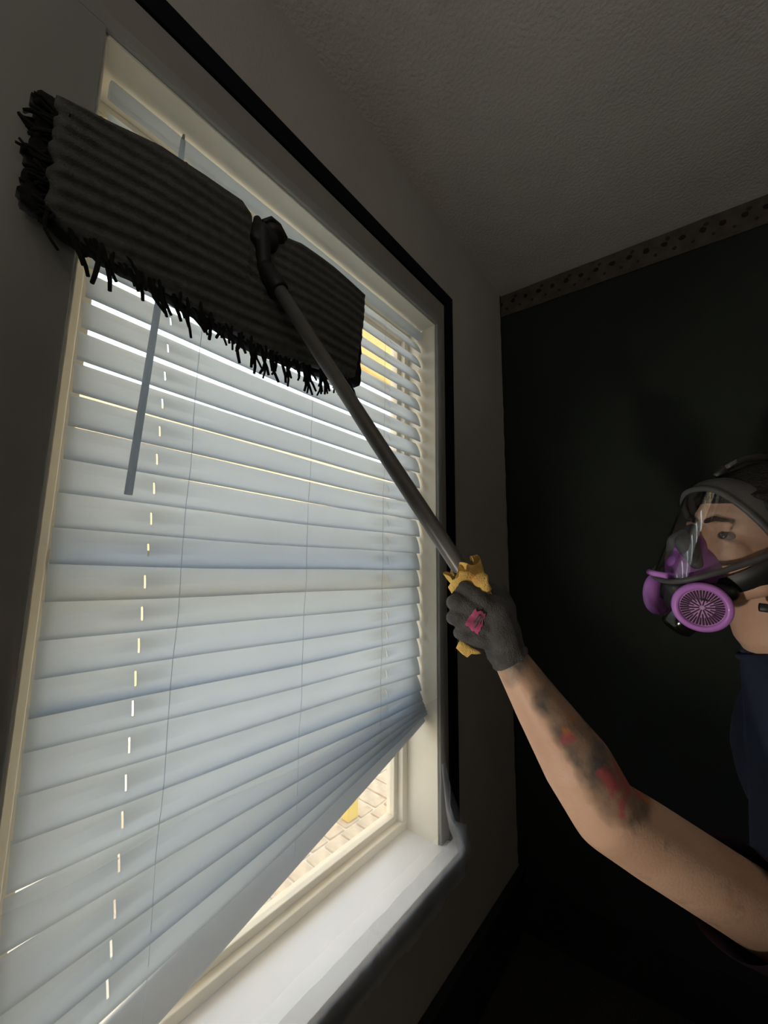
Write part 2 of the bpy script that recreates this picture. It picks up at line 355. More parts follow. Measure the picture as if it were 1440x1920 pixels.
# baseboards
bm = B(); box(bm, (0.0, -1.6, 0), (0.018, bw(0) - 0.001, 0.190), 0.003); box(bm, (0.0, -1.6, 0.176), (0.024, bw(0) - 0.001, 0.196), 0.004)
tag(obj('baseboard_left', bm, M['base']), 'tall dark baseboard under the window', kind='structure')
bm = B(); slab(bm, [(0.025, bw(0.025) - 0.016), (2.6, bw(2.6) - 0.016), (2.6, bw(2.6)), (0.025, bw(0.025))], 0, 0.15)
tag(obj('baseboard_back', bm, M['base']), 'black baseboard along the dark green wall', kind='structure')
# wallpaper border at the top of the dark wall (flat paper with a curling top edge)
me = bpy.data.meshes.new('trim_1'); bm = B()
L = 2.6
def bord(u, v):
    x = u * L; z = v * 0.098
    return Vector((x, -0.0025 - 0.002 * noise.noise(Vector((x * 9, z * 6, 2))) * (0.3 + v), z + 0.0025 * noise.noise(Vector((x * 14, v * 3, 0)))))
def bord2(u, v): p = bord(u, v); return p, Vector((0, -1, 0))
solid(bm, bord2, 90, 3, 0.001)
bo = obj('trim_1', bm, M['border']); tag(bo, 'brownish floral wallpaper border strip along the ceiling edge', kind='structure')
bo.location = (0.001, bw(0) - 0.0015, CZ - 0.101); bo.rotation_euler = (0, 0, math.atan(0.115))
# dark ragged paint line in the corner between the walls
bm = B()
def cl(u, v):
    z = u * (CZ - 0.2) + 0.2; return Vector((0.001 + 0.0, bw(0) - v * (0.010 + 0.006 * noise.noise(Vector((z * 22, 0, 1)))), z)), Vector((1, 0, 0))
solid(bm, cl, 140, 2, 0.0008)
tag(obj('trim_2', bm, M['green']), 'ragged dark paint line in the wall corner', kind='structure')

# black strip standing in for the rebate shadow around the casing
def rect_ring(name, ylo, yhi, zlo, zhi, wl, wr, wb, wt, x0, x1, m, lab, bev=0.002):
    root = None
    bm = B()
    box(bm, (x0, ylo, zhi - wt), (x1, yhi, zhi), bev); box(bm, (x0, ylo, zlo), (x1, yhi, zlo + wb), bev)
    box(bm, (x0, ylo, zlo + wb), (x1, ylo + wl, zhi - wt), bev); box(bm, (x0, yhi - wr, zlo + wb), (x1, yhi, zhi - wt), bev)
    return tag(obj(name, bm, m), lab, kind='structure')
rect_ring('rebate_shadow', -0.10, 1.026, 0.405, 2.138, 0.045, 0.045, 0.046, 0.046, 0.0, 0.014, M['black'], 'black strip standing in for the rebate shadow around the whole window')

# ---- window_1
win = empty('window_1', (0, 0.5, 0.5), 'white recessed window with a projecting sill, behind the blind', kind='structure')
bm = B()
yo, yi, zo, zi = (-0.053, 0.979), (Y0, Y1), (0.453, 2.090), (0.50, Z1)
box(bm, (0.0, yo[0], zi[1]), (0.009, yo[1], zo[1]), 0.002); box(bm, (0.0, yo[0], zo[0]), (0.009, yo[1], zi[0]), 0.002)
box(bm, (0.0, yo[0], zi[0]), (0.009, yi[0], zi[1]), 0.002); box(bm, (0.0, yi[1], zi[0]), (0.009, yo[1], zi[1]), 0.002)
obj('casing', bm, M['casing'], win)['label'] = 'flat grey casing board around the opening'
bm = B(); box(bm, (-0.158, Y1 - 0.004, Z0), (0.0005, Y1 + 0.0, Z1)); obj('jamb', bm, M['cream'], win)
bm = B(); box(bm, (-0.158, Y0, Z0), (0.0005, Y0 + 0.004, Z1)); obj('jamb', bm, M['cream'], win)
bm = B(); box(bm, (-0.158, Y0, Z1 - 0.004), (0.0005, Y1, Z1)); obj('head_jamb', bm, M['cream'], win)
bm = B(); so = [(-0.158, Y0 + 0.001), (0.0005, Y0 + 0.001), (0.0005, -0.09), (0.046, -0.09), (0.052, -0.084), (0.052, 0.962), (0.046, 0.968), (0.0005, 0.968), (0.0005, Y1 - 0.001), (-0.158, Y1 - 0.001)]
slab(bm, so, Z0 + 0.0005, Z0 + 0.020); slab(bm, [(0.0005, -0.088), (0.046, -0.088), (0.046, 0.966), (0.0005, 0.966)], Z0 - 0.004, Z0 + 0.0004)
obj('sill', bm, M['white'], win, False)['label'] = 'deep white window sill'
# sash frame with stepped profile
def ring(bm, x0, x1, a0, a1, b0, b1, wd, bev=0.002):
    box(bm, (x0, a0, b0), (x1, a1, b0 + wd), bev); box(bm, (x0, a0, b1 - wd), (x1, a1, b1), bev)
    box(bm, (x0, a0, b0 + wd), (x1, a0 + wd, b1 - wd), bev); box(bm, (x0, a1 - wd, b0 + wd), (x1, a1, b1 - wd), bev)
bm = B(); ring(bm, -0.150, -0.100, Y0 + 0.004, Y1 - 0.004, Z0 + 0.02, Z1 - 0.004, 0.022)
fr = obj('window_frame', bm, M['cream'], win)
bm = B(); ring(bm, -0.146, -0.118, Y0 + 0.026, Y1 - 0.026, Z0 + 0.042, Z1 - 0.026, 0.016, 0.002); box(bm, (-0.150, Y0 + 0.03, 1.235), (-0.114, Y1 - 0.03, 1.268), 0.003)
obj('sash', bm, M['cream'], win)
bm = B(); box(bm, (-0.134, Y0 + 0.04, Z0 + 0.055), (-0.131, Y1 - 0.04, 1.237)); g = obj('glass_pane', bm, M['glass'], win)
bm = B(); box(bm, (-0.134, Y0 + 0.04, 1.266), (-0.131, Y1 - 0.04, Z1 - 0.04)); g = obj('glass_pane', bm, M['glass'], win)

# ---- outside: paved yard and sunlit wall across it
GZ = -0.35
bm = B(); box(bm, (-7.0, -4.0, GZ - 0.1), (-0.17, 7.0, GZ - 0.008)); grd = obj('ground', bm, M['joint'])
tag(grd, 'pale mortar bed of the paved yard seen below the blind', kind='structure')
pbm = B(); box(pbm, (0, 0, -0.03), (0.235, 0.115, 0.0), 0.006); pme = bpy.data.meshes.new('paver'); pbm.to_mesh(pme); pbm.free(); pme.materials.append(M['paver'])
k = 0
for i in range(8):
    for j in range(19):
        p = bpy.data.objects.new('paver', pme); COL.objects.link(p); p.parent = grd
        p.location = (-0.70 - i * 0.25, 0.7 + j * 0.13 + (0.06 if i % 2 else 0), GZ + random.uniform(0, 0.006)); p.rotation_euler = (0, 0, random.uniform(-0.02, 0.02))
nb = bpy.data.meshes.new('x')
bm = B(); box(bm, (-5.2, -4.0, GZ), (-5.0, 9.0, 3.4)); obw = tag(obj('garden_wall', bm, M['stucco']), 'tall sunlit golden stucco wall across the yard outside', 'wall')
bm = B(); box(bm, (-1.00, -1.7, 2.50), (-0.16, 3.5, 2.56), 0.004); box(bm, (-1.03, -1.7, 2.47), (-1.00, 3.5, 2.62), 0.004)
tag(obj('trim_4', bm, M['eave']), 'golden wooden eave over the window outside', kind='structure')
bm = B(); box(bm, (-1.30, 1.83, GZ), (-1.23, 1.92, 0.62), 0.008); box(bm, (-1.31, 1.82, 0.62), (-1.22, 1.93, 0.65), 0.006)
tag(obj('yard_post', bm, M['yellow']), 'bright yellow post outside, glimpsed below the raised bottom rail', 'post')

# ================================================================== THE BLIND
BX = -0.053
bl = empty('window_blind', (BX, 0.5, 1.98), 'white translucent slatted blind hanging crooked, bottom rail raised on the right', 'blind')
YL, YR = 0.093, 0.925
zl = [1.957 - 0.0475 * i for i in range(24)]
zl = [1.672 + 0.0475 * (6 - i) for i in range(24)]
zr = [1.9688 - 0.04896 * i for i in range(22)]
for i, z in ((20, 1.015), (21, 0.966), (22, 0.917), (23, 0.866)): zl[i] = z
zl += [0.806, 0.742, 0.688, 0.640]
zr += [0.897, 0.872, 0.8585, 0.8520, 0.8465, 0.8415]
NS = len(zl)
HOLES = (0.207, 0.782)
def slat(i):
    bm = B()
    a, b = zl[i], zr[i]
    n = 12; W = 0.0515
    fan = max(0.0, (i - 21) / 6.0)
    ys = [YL]
    for h in HOLES: ys += [h - 0.10, h - 0.0016, h + 0.0016, h + 0.10]
    ys = sorted(ys + [0.40, 0.50, 0.60, YR])
    tilt0 = math.radians(75)
    dx = random.uniform(-0.0008, 0.0008)
    def P(y, s, off):
        t = (y - YL) / (YR - YL); zz = a + (b - a) * t
        tl = tilt0 - fan * t * math.radians(62) - fan * math.radians(6)      # stacked slats lie flatter on the raised side
        tl -= math.radians(max(0, 14 - i) * 0.95)
        cx = BX - 0.006 + dx + fan * 0.008; 
        c = 0.0035 * (1 - (2 * s - 1) ** 2)                            # crowned slat
        front = Vector((cx + 0.5 * W * math.cos(tl), 0, zz)); d = Vector((-math.cos(tl), 0, math.sin(tl)))
        nn = Vector((math.sin(tl), 0, math.cos(tl)))
        sag = -0.0025 * math.sin(PI * t) + 0.0012 * math.sin(9 * t + i)
        p = front + d * W * s + nn * (c + off); p.y = y; p.z += sag; return p
    ss = [0, 0.12, 0.3, 0.42, 0.58, 0.7, 0.88, 1.0]
    top = {}; bot = {}
    for yi_, y in enumerate(ys):
        for si, s in enumerate(ss):
            top[yi_, si] = bm.verts.new(P(y, s, 0.0012)); bot[yi_, si] = bm.verts.new(P(y, s, -0.0012))
    hole = {ys.index(h - 0.0016) for h in HOLES}
    ny, nsn = len(ys), len(ss)
    def isq(yy, si): return 0 <= yy < ny - 1 and 0 <= si < nsn - 1 and not (yy in hole and 2 <= si <= 4)
    for yy in range(ny - 1):
        for si in range(nsn - 1):
            if not isq(yy, si): continue
            bm.faces.new((top[yy, si], top[yy + 1, si], top[yy + 1, si + 1], top[yy, si + 1]))
            bm.faces.new((bot[yy, si], bot[yy, si + 1], bot[yy + 1, si + 1], bot[yy + 1, si]))
            for (dy, ds, e) in ((-1, 0, ((0, 0), (0, 1))), (1, 0, ((1, 0), (1, 1))), (0, -1, ((0, 0), (1, 0))), (0, 1, ((0, 1), (1, 1)))):
                if not isq(yy + dy, si + ds):
                    k0 = (yy + e[0][0], si + e[0][1]); k1 = (yy + e[1][0], si + e[1][1])
                    bm.faces.new((top[k0], top[k1], bot[k1], bot[k0]))
    obj('slat', bm, M['slat'], bl, True)
for i in range(1, NS): slat(i)
bm = B(); box(bm, (BX - 0.005, YL - 0.004, 1.964), (BX + 0.008, YR + 0.004, 1.992), 0.003)
obj('head_rail', bm, M['slat'], bl)
bm = B()
rails = [(BX, YL + 0.0, 0.560), (BX + 0.004, YR, 0.826)]
def rail(u, v):
    pass
d = (Vector(rails[1]) - Vector(rails[0])); Lr = d.length; q = d.normalized()
up_ = Vector((1, 0, 0)).cross(q).normalized()
if up_.z < 0: up_ = -up_
Mr = Matrix(((1, q.x, up_.x, rails[0][0]), (0, q.y, up_.y, rails[0][1]), (0, q.z, up_.z, rails[0][2]), (0, 0, 0, 1)))
ty = math.radians(52); Rt = Matrix.Rotation(ty, 4, 'Y')
box(bm, (-0.026, 0, -0.0085), (0.026, Lr, 0.0085), 0.005, Mr @ Matrix.Translation((-0.004, 0, 0.010)) @ Rt)
br = obj('bottom_rail', bm, M['rail'], bl, True); br['label'] = 'thick bottom rail slanting down to the left'
# ladder cords, lift cords
for y in (0.252, 0.500, 0.745):
    t = (y - YL) / (YR - YL); zb = 0.565 + (0.83 - 0.565) * t
    for xo in (0.0115,):
        bm = B(); pts = []
        for s in range(40):
            z = 1.965 + (zb - 1.965) * s / 39
            pts.append((BX + xo + 0.0010 * math.sin(s * 1.7), y + 0.0012 * math.sin(s * 0.9), z))
        tube(bm, pts, 0.00042, 6); obj('ladder_cord', bm, M['slat'], bl)
bm = B()
pts = [(BX + 0.018, 0.193, 1.972), (BX + 0.022, 0.190, 1.90), (BX + 0.024, 0.166, 1.345)]
tube(bm, pts, [0.0042, 0.0048, 0.0055], 8); wn = obj('tilt_wand', bm, M['slat'], bl, True)
wn['label'] = 'hexagonal tilt wand hanging at the left'
bm = B(); tube(bm, [(BX + 0.010, 0.193, 1.978), (BX + 0.019, 0.193, 1.984), (BX + 0.018, 0.193, 1.968)], 0.002, 6); obj('wand_hook', bm, M['strap'], bl)

# ================================================================== PLASTIC FILM
def zsill_edge(y): return 0.470 - 0.016 + 0.018 * noise.noise(Vector((y * 14, 3, 0))) + 0.010 * noise.noise(Vector((y * 45, 1, 0)))
def film_profile(y, v):
    """v 0..1 from the top of the opening down over the sill front"""
    edge = zsill_edge(y) + (0.030 if 0.66 < y < 0.80 else 0) 
    prof = [(0.012, 2.022), (0.012, 1.30), (0.013, 0.70), (0.020, 0.610), (0.034, 0.556), (0.047, 0.532), (0.0535, 0.518), (0.0530, edge)]
    Ls = [0]
    for a, b_ in zip(prof, prof[1:]): Ls.append(Ls[-1] + math.hypot(b_[0] - a[0], b_[1] - a[1]))
    s = (1 - (1 - v) ** 1.8) * Ls[-1]
    for i in range(len(prof) - 1):
        if s <= Ls[i + 1] + 1e-9:
            k = (s - Ls[i]) / (Ls[i + 1] - Ls[i]); return (prof[i][0] + (prof[i + 1][0] - prof[i][0]) * k, prof[i][1] + (prof[i + 1][1] - prof[i][1]) * k)
    return prof[-1]
fb = B()
def filmf(u, v):
    y0 = -0.085; 
    x, z = film_profile(y0 + u * 1.04, v)
    y1 = 0.952 + 0.006 * noise.noise(Vector((0, 5, z * 6)))
    if z < 0.72: y1 += 0.030 * min(1, (0.72 - z) / 0.12) * (1 if z > 0.50 else 0.8)
    y = y0 + u * (y1 - y0)
    wr = 0.0035 * noise.noise(Vector((y * 5, z * 4, 0))) + 0.0018 * noise.noise(Vector((y * 16 + z * 9, z * 5, 4)))
    if y < Y0: wr += 0.026 * math.sin(PI * min(1, (Y0 - y) / 0.155))
    # creases running down to the sill front near the right third
    for (yc, k) in ((0.60, 0.10), (0.64, -0.12)):
        dd = abs(y - (yc + (z - 0.5) * k)); 
        if z < 0.82: wr += 0.006 * max(0, 1 - dd / 0.012) * min(1, (0.82 - z) / 0.15)
    fl = max(0, (u - 0.93) / 0.07) * max(0, 1 - abs(z - 0.55) / 0.10)
    return Vector((x + wr + 0.002 + 0.022 * fl, y, z)) 
grid(fb, filmf, 150, 120)
film = obj('plastic_sheet', fb, M['film'], None, True)
tag(film, 'thin clear plastic film taped over the window and draped across the sill', 'plastic sheet')
# second, milkier layer of film folded up over the bottom of the window
bm = B()
def fold(u, v):
    y = Y0 + 0.004 + u * 0.86; z = 0.885 - v * 0.335 + 0.02 * noise.noise(Vector((y * 4, 1, 8))) * (1 - v)
    x = 0.0035 + 0.006 * v * v + 0.003 * noise.noise(Vector((y * 9, z * 5, 2))) + 0.002 * noise.noise(Vector((y * 30 + z * 12, z * 7, 5)))
    return Vector((x, y, z))
grid(bm, fold, 110, 40)
h = obj('folded_layer', bm, M['film_fold'], film, True); h['label'] = 'second hazier layer of film across the bottom'
# the doubled, crumpled hem over the sill front and the folded corner at its right end
bm = B()
def hem(u, v):
    y = -0.085 + u * 1.055
    e = zsill_edge(y) + 0.002
    prof = [(0.0375, 0.549), (0.0495, 0.534), (0.0570, 0.520), (0.0575, 0.500), (0.0568, e)]
    s = v * 4; i = min(3, int(s)); k = s - i
    x = prof[i][0] + (prof[i + 1][0] - prof[i][0]) * k; z = prof[i][1] + (prof[i + 1][1] - prof[i][1]) * k
    n = 0.002 * noise.noise(Vector((y * 26, z * 30, 1)))
    return Vector((x + 0.003 + n, y, z))
grid(bm, hem, 220, 12)
h = obj('hem', bm, M['film_milky'], film, True); h['label'] = 'milky doubled ragged hem hanging over the sill edge'
bm = B()
c0 = [(0.012, 0.952, 0.72), (0.018, 0.965, 0.66), (0.022, 0.958, 0.615), (0.030, 0.968, 0.575), (0.045, 1.005, 0.555), (0.052, 0.985, 0.510), (0.056, 0.955, 0.480)]
c1 = [(0.010, 0.935, 0.72), (0.018, 0.935, 0.66), (0.026, 0.930, 0.615), (0.036, 0.930, 0.575), (0.050, 0.935, 0.545), (0.060, 0.940, 0.510), (0.060, 0.930, 0.478)]
def corner(u, v):
    a, b_ = poly(c0, v), poly(c1, v); p = a.lerp(b_, u); p.x += 0.004 * math.sin(u * PI * 2) * math.sin(v * 7) + 0.002; return p
grid(bm, corner, 10, 36)
h = obj('folded_corner', bm, M['film_milky'], film, True); h['label'] = 'crumpled folded corner at the right end of the sill'

# ================================================================== THE MOP
mop = empty('dust_mop', (0.05, 0.30, 1.70), 'wide grey ribbed dust mop pressed to the window top, long handle in the gloved hand', 'mop')
TOP = [(0.028, 1.800), (0.060, 1.812), (0.14, 1.838), (0.20, 1.846), (0.262, 1.851), (0.278, 1.842), (0.286, 1.790), (0.314, 1.788), (0.326, 1.836), (0.38, 1.852), (0.46, 1.857), (0.563, 1.858)]
BOT = [(0.034, 1.654), (0.055, 1.640), (0.12, 1.634), (0.177, 1.628), (0.25, 1.619), (0.305, 1.613), (0.38, 1.618), (0.46, 1.628), (0.52, 1.638), (0.531, 1.645)]
def at_y(P_, y):
    if y <= P_[0][0]: return P_[0][1]
    for a, b_ in zip(P_, P_[1:]):
        if y <= b_[0]: return a[1] + (b_[1] - a[1]) * (y - a[0]) / max(b_[0] - a[0], 1e-9)
    return P_[-1][1]
def padf(u, v):
    yt = 0.028 + u * (0.563 - 0.028); yb = 0.034 + u * (0.531 - 0.034)
    y = yt + (yb - yt) * v; zt = at_y(TOP, yt); zb = at_y(BOT, yb)
    if u < 0.02: y += 0.006 * noise.noise(Vector((0, v * 9, 0)))
    z = zt + (zb - zt) * v
    e = min(1, min(v, 1 - v) / 0.06, min(u, 1 - u) / 0.02)
    # ribs stay horizontal: use height below the smooth top line
    zs = 1.80 + (y - 0.03) * 0.110
    rib = math.cos(2 * PI * ((zs - z) / 0.0205 + 0.35 * math.sin(y * 8)))
    x = 0.052 + 0.006 * math.sqrt(e) + 0.0030 * (abs(rib) ** 0.35 * (1 if rib > 0 else -1)) * e + 0.006 * math.sin(PI * v) + 0.003 * noise.noise(Vector((y * 12, z * 12, 0)))
    if y > 0.30: x += 0.010 * math.sin(PI * (y - 0.30) / 0.27)
    return Vector((x, y, z)), Vector((1, 0, 0))
bm = B(); solid(bm, padf, 220, 110, 0.014)
obj('pad', bm, M['pad'], mop, True)['label'] = 'dark grey ribbed fabric pad'
# black pile behind the pad
bm = B()
def pilef(u, v):
    y = 0.015 + u * 0.55; z = at_y(TOP, y) + 0.004 + (at_y(BOT, y) - at_y(TOP, y) - 0.006) * v
    n = noise.noise(Vector((y * 60, z * 60, 0)))
    if u < 0.05: y -= 0.012 * abs(noise.noise(Vector((0, v * 14, 7)))) * (1 - u / 0.05)
    if 0.276 < y < 0.322: z = min(z, 1.788)
    return Vector((0.042 + 0.002 * n, y + 0.003 * n, z + 0.003 * noise.noise(Vector((y * 90, 3, v * 3))))), Vector((1, 0, 0))
solid(bm, pilef, 120, 30, 0.018)
obj('pile', bm, M['yarn'], mop, True)['label'] = 'black yarn pile behind the pad'
# fringe: looped yarn strands
def strand(p, d, L_, r, bend):
    bm = B(); pts = []; d = Vector(d).normalized()
    side = Vector((0, -d.z, d.y))
    for i in range(6):
        t = i / 5; pts.append(Vector(p) + d * L_ * t + side * bend * math.sin(t * PI * 0.9) * L_ + Vector((0.0015 * math.sin(t * 9), 0, 0)))
    tube(bm, pts, [r, r, r * 0.95, r * 0.95, r * 0.9, r * 0.8], 6)
    obj('fringe_strand', bm, M['yarn'], mop, True)
rng = random.Random(3)
nst = 0
for i in range(92):
    y = 0.040 + (0.53 - 0.040) * (i + rng.uniform(-0.4, 0.4)) / 91
    zb = at_y(BOT, y) + 0.010
    if 0.20 < y < 0.27 or 0.09 < y < 0.11: L_ = rng.uniform(0.030, 0.046)
    else: L_ = rng.uniform(0.038, 0.066)
    lean = rng.gauss(0.55 if y < 0.22 else 0.12, 0.30)
    if y > 0.47: L_ *= 0.8
    strand((0.052 + rng.uniform(-0.008, 0.003), y, zb), (0, lean, -1), L_, rng.uniform(0.0020, 0.0032), rng.uniform(-0.22, 0.22)); nst += 1
for i in range(70):       # tuft at the left end
    v = rng.random(); p = (0.046 + rng.uniform(-0.012, 0.006), 0.034 + rng.uniform(0, 0.01), 1.795 - 0.150 * v)
    strand(p, (0, -1, rng.uniform(-0.9, 0.35)), rng.uniform(0.012, 0.030) * (0.6 + 0.8 * math.sin(PI * min(1, v + 0.1))), rng.uniform(0.0016, 0.0026), rng.uniform(-0.4, 0.4))
for i in range(14):       # stray ends at the right end
    v = 0.62 + 0.38 * rng.random(); y = 0.563 - 0.032 * v - 0.004
    strand((0.052, y, 1.858 - 0.213 * v), (0, 1, rng.uniform(-1.6, 0.3)), rng.uniform(0.010, 0.022), 0.0016, rng.uniform(-0.4, 0.4))
for i in range(46):       # short fuzz along the top edge
    y = rng.uniform(0.03, 0.56)
    strand((0.046, y, at_y(TOP, y) - 0.003), (0, rng.uniform(-0.8, 0.8), 1), rng.uniform(0.005, 0.009), 0.0018, rng.uniform(-0.4, 0.4))
# hand, pole
PB = at(905, 1130, 0.535)                 # pole centre inside the fist
PT = onx(519, 536, 0.086)        # where the shaft meets the collar
pd = (PT - PB).normalized()
bm = B(); endp = PB - pd * 0.165
tube(bm, [endp, PB, PB.lerp(PT, 0.5) + Vector((0, 0.000, -0.003)), PT], [0.0122, 0.0122, 0.0120, 0.0112], 20)
obj('handle', bm, M['grey_shaft'], mop, True)['label'] = 'long round grey handle'
bm = B(); tube(bm, [endp - pd * 0.012, endp - pd * 0.009, endp + pd * 0.02], [0.009, 0.0135, 0.0135], 16); obj('end_cap', bm, M['blackplastic'], mop, True)
bm = B(); tube(bm, [PT - pd * 0.012, PT - pd * 0.010, PT + pd * 0.004, PT + pd * 0.034, PT + pd * 0.048], [0.0122, 0.0158, 0.0160, 0.0150, 0.011], 18)
obj('collar', bm, M['blackplastic'], mop, True)
bm = B(); sw = PT + pd * 0.045
capsule(bm, sw, 0.012, Vector((0.070, 0.292, 1.806)), 0.013); capsule(bm, Vector((0.066, 0.284, 1.790)), 0.010, Vector((0.064, 0.286, 1.826)), 0.007)
capsule(bm, Vector((0.066, 0.290, 1.806)), 0.010, Vector((0.064, 0.330, 1.822)), 0.010); ellipsoid(bm, (0.068, 0.318, 1.826), XYZ, (0.012, 0.018, 0.010)); ellipsoid(bm, (0.068, 0.303, 1.802), XYZ, (0.013, 0.022, 0.020))
fused('swivel', bm, 0.002, 3, M['blackplastic'], mop)
bm = B(); tube(bm, [(0.064, 0.296, 1.830), (0.066, 0.310, 1.846), (0.066, 0.326, 1.845), (0.064, 0.342, 1.832)], 0.0045, 8); obj('spring_clip', bm, M['blackplastic'], mop, True)

# ================================================================== THE PERSON
per = empty('person', (0.70, 0.98, 0.0), 'person in full-face mask and dark blue T-shirt reaching up with tattooed, gloved arm', 'person')
# arm joints
WR = at(948, 1222, 0.520); EL = at(1135, 1522, 0.465); SH = at(1530, 1775, 0.52)
# head frame
FW = cdir(-0.98, -0.12, 0.08)
UP = cdir(0.02, -1, 0.02); UP = (UP - FW * UP.dot(FW)).normalized()
SD = UP.cross(FW).normalized()                      # person's left (towards the camera)
EYE = at(1352, 1003, 0.615)
HO = EYE - FW * 0.080 - SD * 0.032
def H(f, s, u): return HO + FW * f + SD * s + UP * u
AX = (SD, FW, UP)
body = B()
# skull and face
ellipsoid(body, H(-0.008, 0, 0.032), AX, (0.074, 0.093, 0.088), 32, 20)
ellipsoid(body, H(0.022, 0, -0.025), AX, (0.060, 0.066, 0.078), 32, 20)
ellipsoid(body, H(0.052, 0, 0.030), AX, (0.052, 0.036, 0.034))                       # forehead
for s in (-1, 1):
    ellipsoid(body, H(0.060, s * 0.036, -0.028), AX, (0.022, 0.022, 0.024))          # cheek
    ellipsoid(body, H(0.078, s * 0.030, 0.018), AX, (0.021, 0.009, 0.006))           # brow ridge
    capsule(body, H(0.030, s * 0.052, -0.075), 0.016, H(0.074, s * 0.012, -0.106), 0.015)   # jaw
    capsule(body, H(-0.010, s * 0.066, -0.035), 0.012, H(0.030, s * 0.052, -0.075), 0.015)
    ellipsoid(body, H(0.079, s * 0.034, 0.008), AX, (0.016, 0.005, 0.004))           # upper lid
    ellipsoid(body, H(0.078, s * 0.033, -0.010), AX, (0.015, 0.005, 0.004))          # lower lid
    er = []                                                                            # ear
    for k in range(9):
        a = PI * 0.15 + k * PI * 1.55 / 8; er.append(H(-0.008 - 0.015 * math.cos(a), s * (0.078 + 0.006 * (1 - math.cos(a)) / 2), -0.008 + 0.030 * math.sin(a + 0.2)))
    chain(body, er, [0.005] * 9, 10); ellipsoid(body, H(-0.004, s * 0.075, -0.008), AX, (0.005, 0.013, 0.024))
chain(body, [H(0.082, 0, 0.012), H(0.094, 0, -0.014), H(0.108, 0, -0.038)], [0.008, 0.009, 0.012])    # nose
for s in (-1, 1): ellipsoid(body, H(0.094, s * 0.013, -0.040), AX, (0.008, 0.012, 0.008))
ellipsoid(body, H(0.088, 0, -0.066), AX, (0.022, 0.010, 0.007)); ellipsoid(body, H(0.086, 0, -0.079), AX, (0.019, 0.010, 0.007))
ellipsoid(body, H(0.076, 0, -0.104), AX, (0.020, 0.020, 0.016))                      # chin
# neck, torso
NK = H(-0.040, 0, -0.145) 
NKB = Vector((NK.x + 0.020, NK.y + 0.02, 1.125))
chain(body, [H(-0.018, 0, -0.070), NK, NKB], [0.056, 0.052, 0.060], 24)
# shoulder line towards the camera side arm
LS = SH; mid = NKB + Vector((0.0, 0.02, -0.05))
sdir = (Vector((LS.x, LS.y, mid.z)) - mid); RSH = mid - sdir * 0.9 + Vector((0, 0, -0.03))
chain(body, [NKB + Vector((0, 0, 0.005)), mid.lerp(LS, 0.55) + Vector((0, 0, 0.03)), LS + Vector((0, 0, 0.010))], [0.048, 0.046, 0.050])
chain(body, [NKB, mid.lerp(RSH, 0.6), RSH], [0.048, 0.048, 0.050])
chest = mid + Vector((0.03, 0.05, -0.15)); waist = Vector((0.80, 1.10, 0.74)); hip = Vector((0.84, 1.12, 0.60))
sx = sdir.normalized(); sx.z = 0; sx.normalize(); sy = Vector((-sx.y, sx.x, 0)); TAX = (sx, sy, XYZ[2])
ellipsoid(body, chest, TAX, (0.150, 0.100, 0.155), 32, 20); ellipsoid(body, waist, TAX, (0.128, 0.090, 0.130), 32, 20); ellipsoid(body, hip, TAX, (0.150, 0.105, 0.110), 32, 20)
chain(body, [chest, waist, hip], [0.10, 0.088, 0.095])
# left arm (towards the camera)
def lerpc(a, b_, t): return a.lerp(b_, t)
arm_out = (at(1000, 1400, 0.5) - at(1060, 1330, 0.5)).normalized()
A_PTS = [LS, LS.lerp(EL, 0.45) , LS.lerp(EL, 0.82), EL]
chain(body, A_PTS, [0.052, 0.047, 0.045, 0.042], 28)
chain(body, [EL, EL.lerp(WR, 0.28) + arm_out * -0.002, EL.lerp(WR, 0.62), WR.lerp(EL, 0.05)], [0.042, 0.0440, 0.0335, 0.0235], 28)
ellipsoid(body, EL + arm_out * 0.010 + (EL - WR).normalized() * 0.014, XYZ, (0.026, 0.026, 0.026))
HNDC = at(905, 1158, 0.515); chain(body, [WR, WR.lerp(HNDC, 0.55)], [0.0225, 0.020])
# right arm hanging, behind the body
RE = RSH + Vector((0.10, 0.0, -0.26)); RW = RE + Vector((0.05, -0.02, -0.22))
chain(body, [RSH, RE, RW], [0.047, 0.037, 0.025], 24)
chain(body, [RW, RW + (RW - RE).normalized() * 0.07], [0.024, 0.026])
for k in range(4):
    b0 = RW + (RW - RE).normalized() * 0.085 + Vector((0, -0.026 + 0.017 * k, 0)); dn = Vector((-0.25, 0, -1)).normalized()
    chain(body, [b0, b0 + dn * 0.028, b0 + dn * 0.05 + Vector((0.01, 0, 0)), b0 + dn * (0.066 - 0.004 * abs(k - 1.5)) + Vector((0.02, 0, 0))], [0.0085, 0.008, 0.0075, 0.0065], 10)
chain(body, [RW + Vector((-0.01, -0.02, -0.01)), RW + Vector((-0.03, -0.05, -0.04)), RW + Vector((-0.03, -0.055, -0.07))], [0.012, 0.010, 0.008], 10)
# legs: kneeling upright
FWH = Vector((FW.x, FW.y, 0)).normalized(); 
for s in (-1, 1):
    hj = hip + sx * s * 0.075 + Vector((0, 0, -0.02)); kn = hj + FWH * 0.10; kn.z = 0.085
    an = kn + Vector((0.36, -0.02, 0)); an.z = 0.055; toe = an + Vector((0.13, 0, 0)); toe.z = 0.030
    chain(body, [hj, hj.lerp(kn, 0.5), kn], [0.082, 0.068, 0.052], 24); chain(body, [kn, kn.lerp(an, 0.4), an, toe], [0.050, 0.050, 0.034, 0.024], 24)
bo_ = fused('body', body, 0.0035, 3, M['skin'], per)
bo_['label'] = 'bare tattooed arm, neck and face'
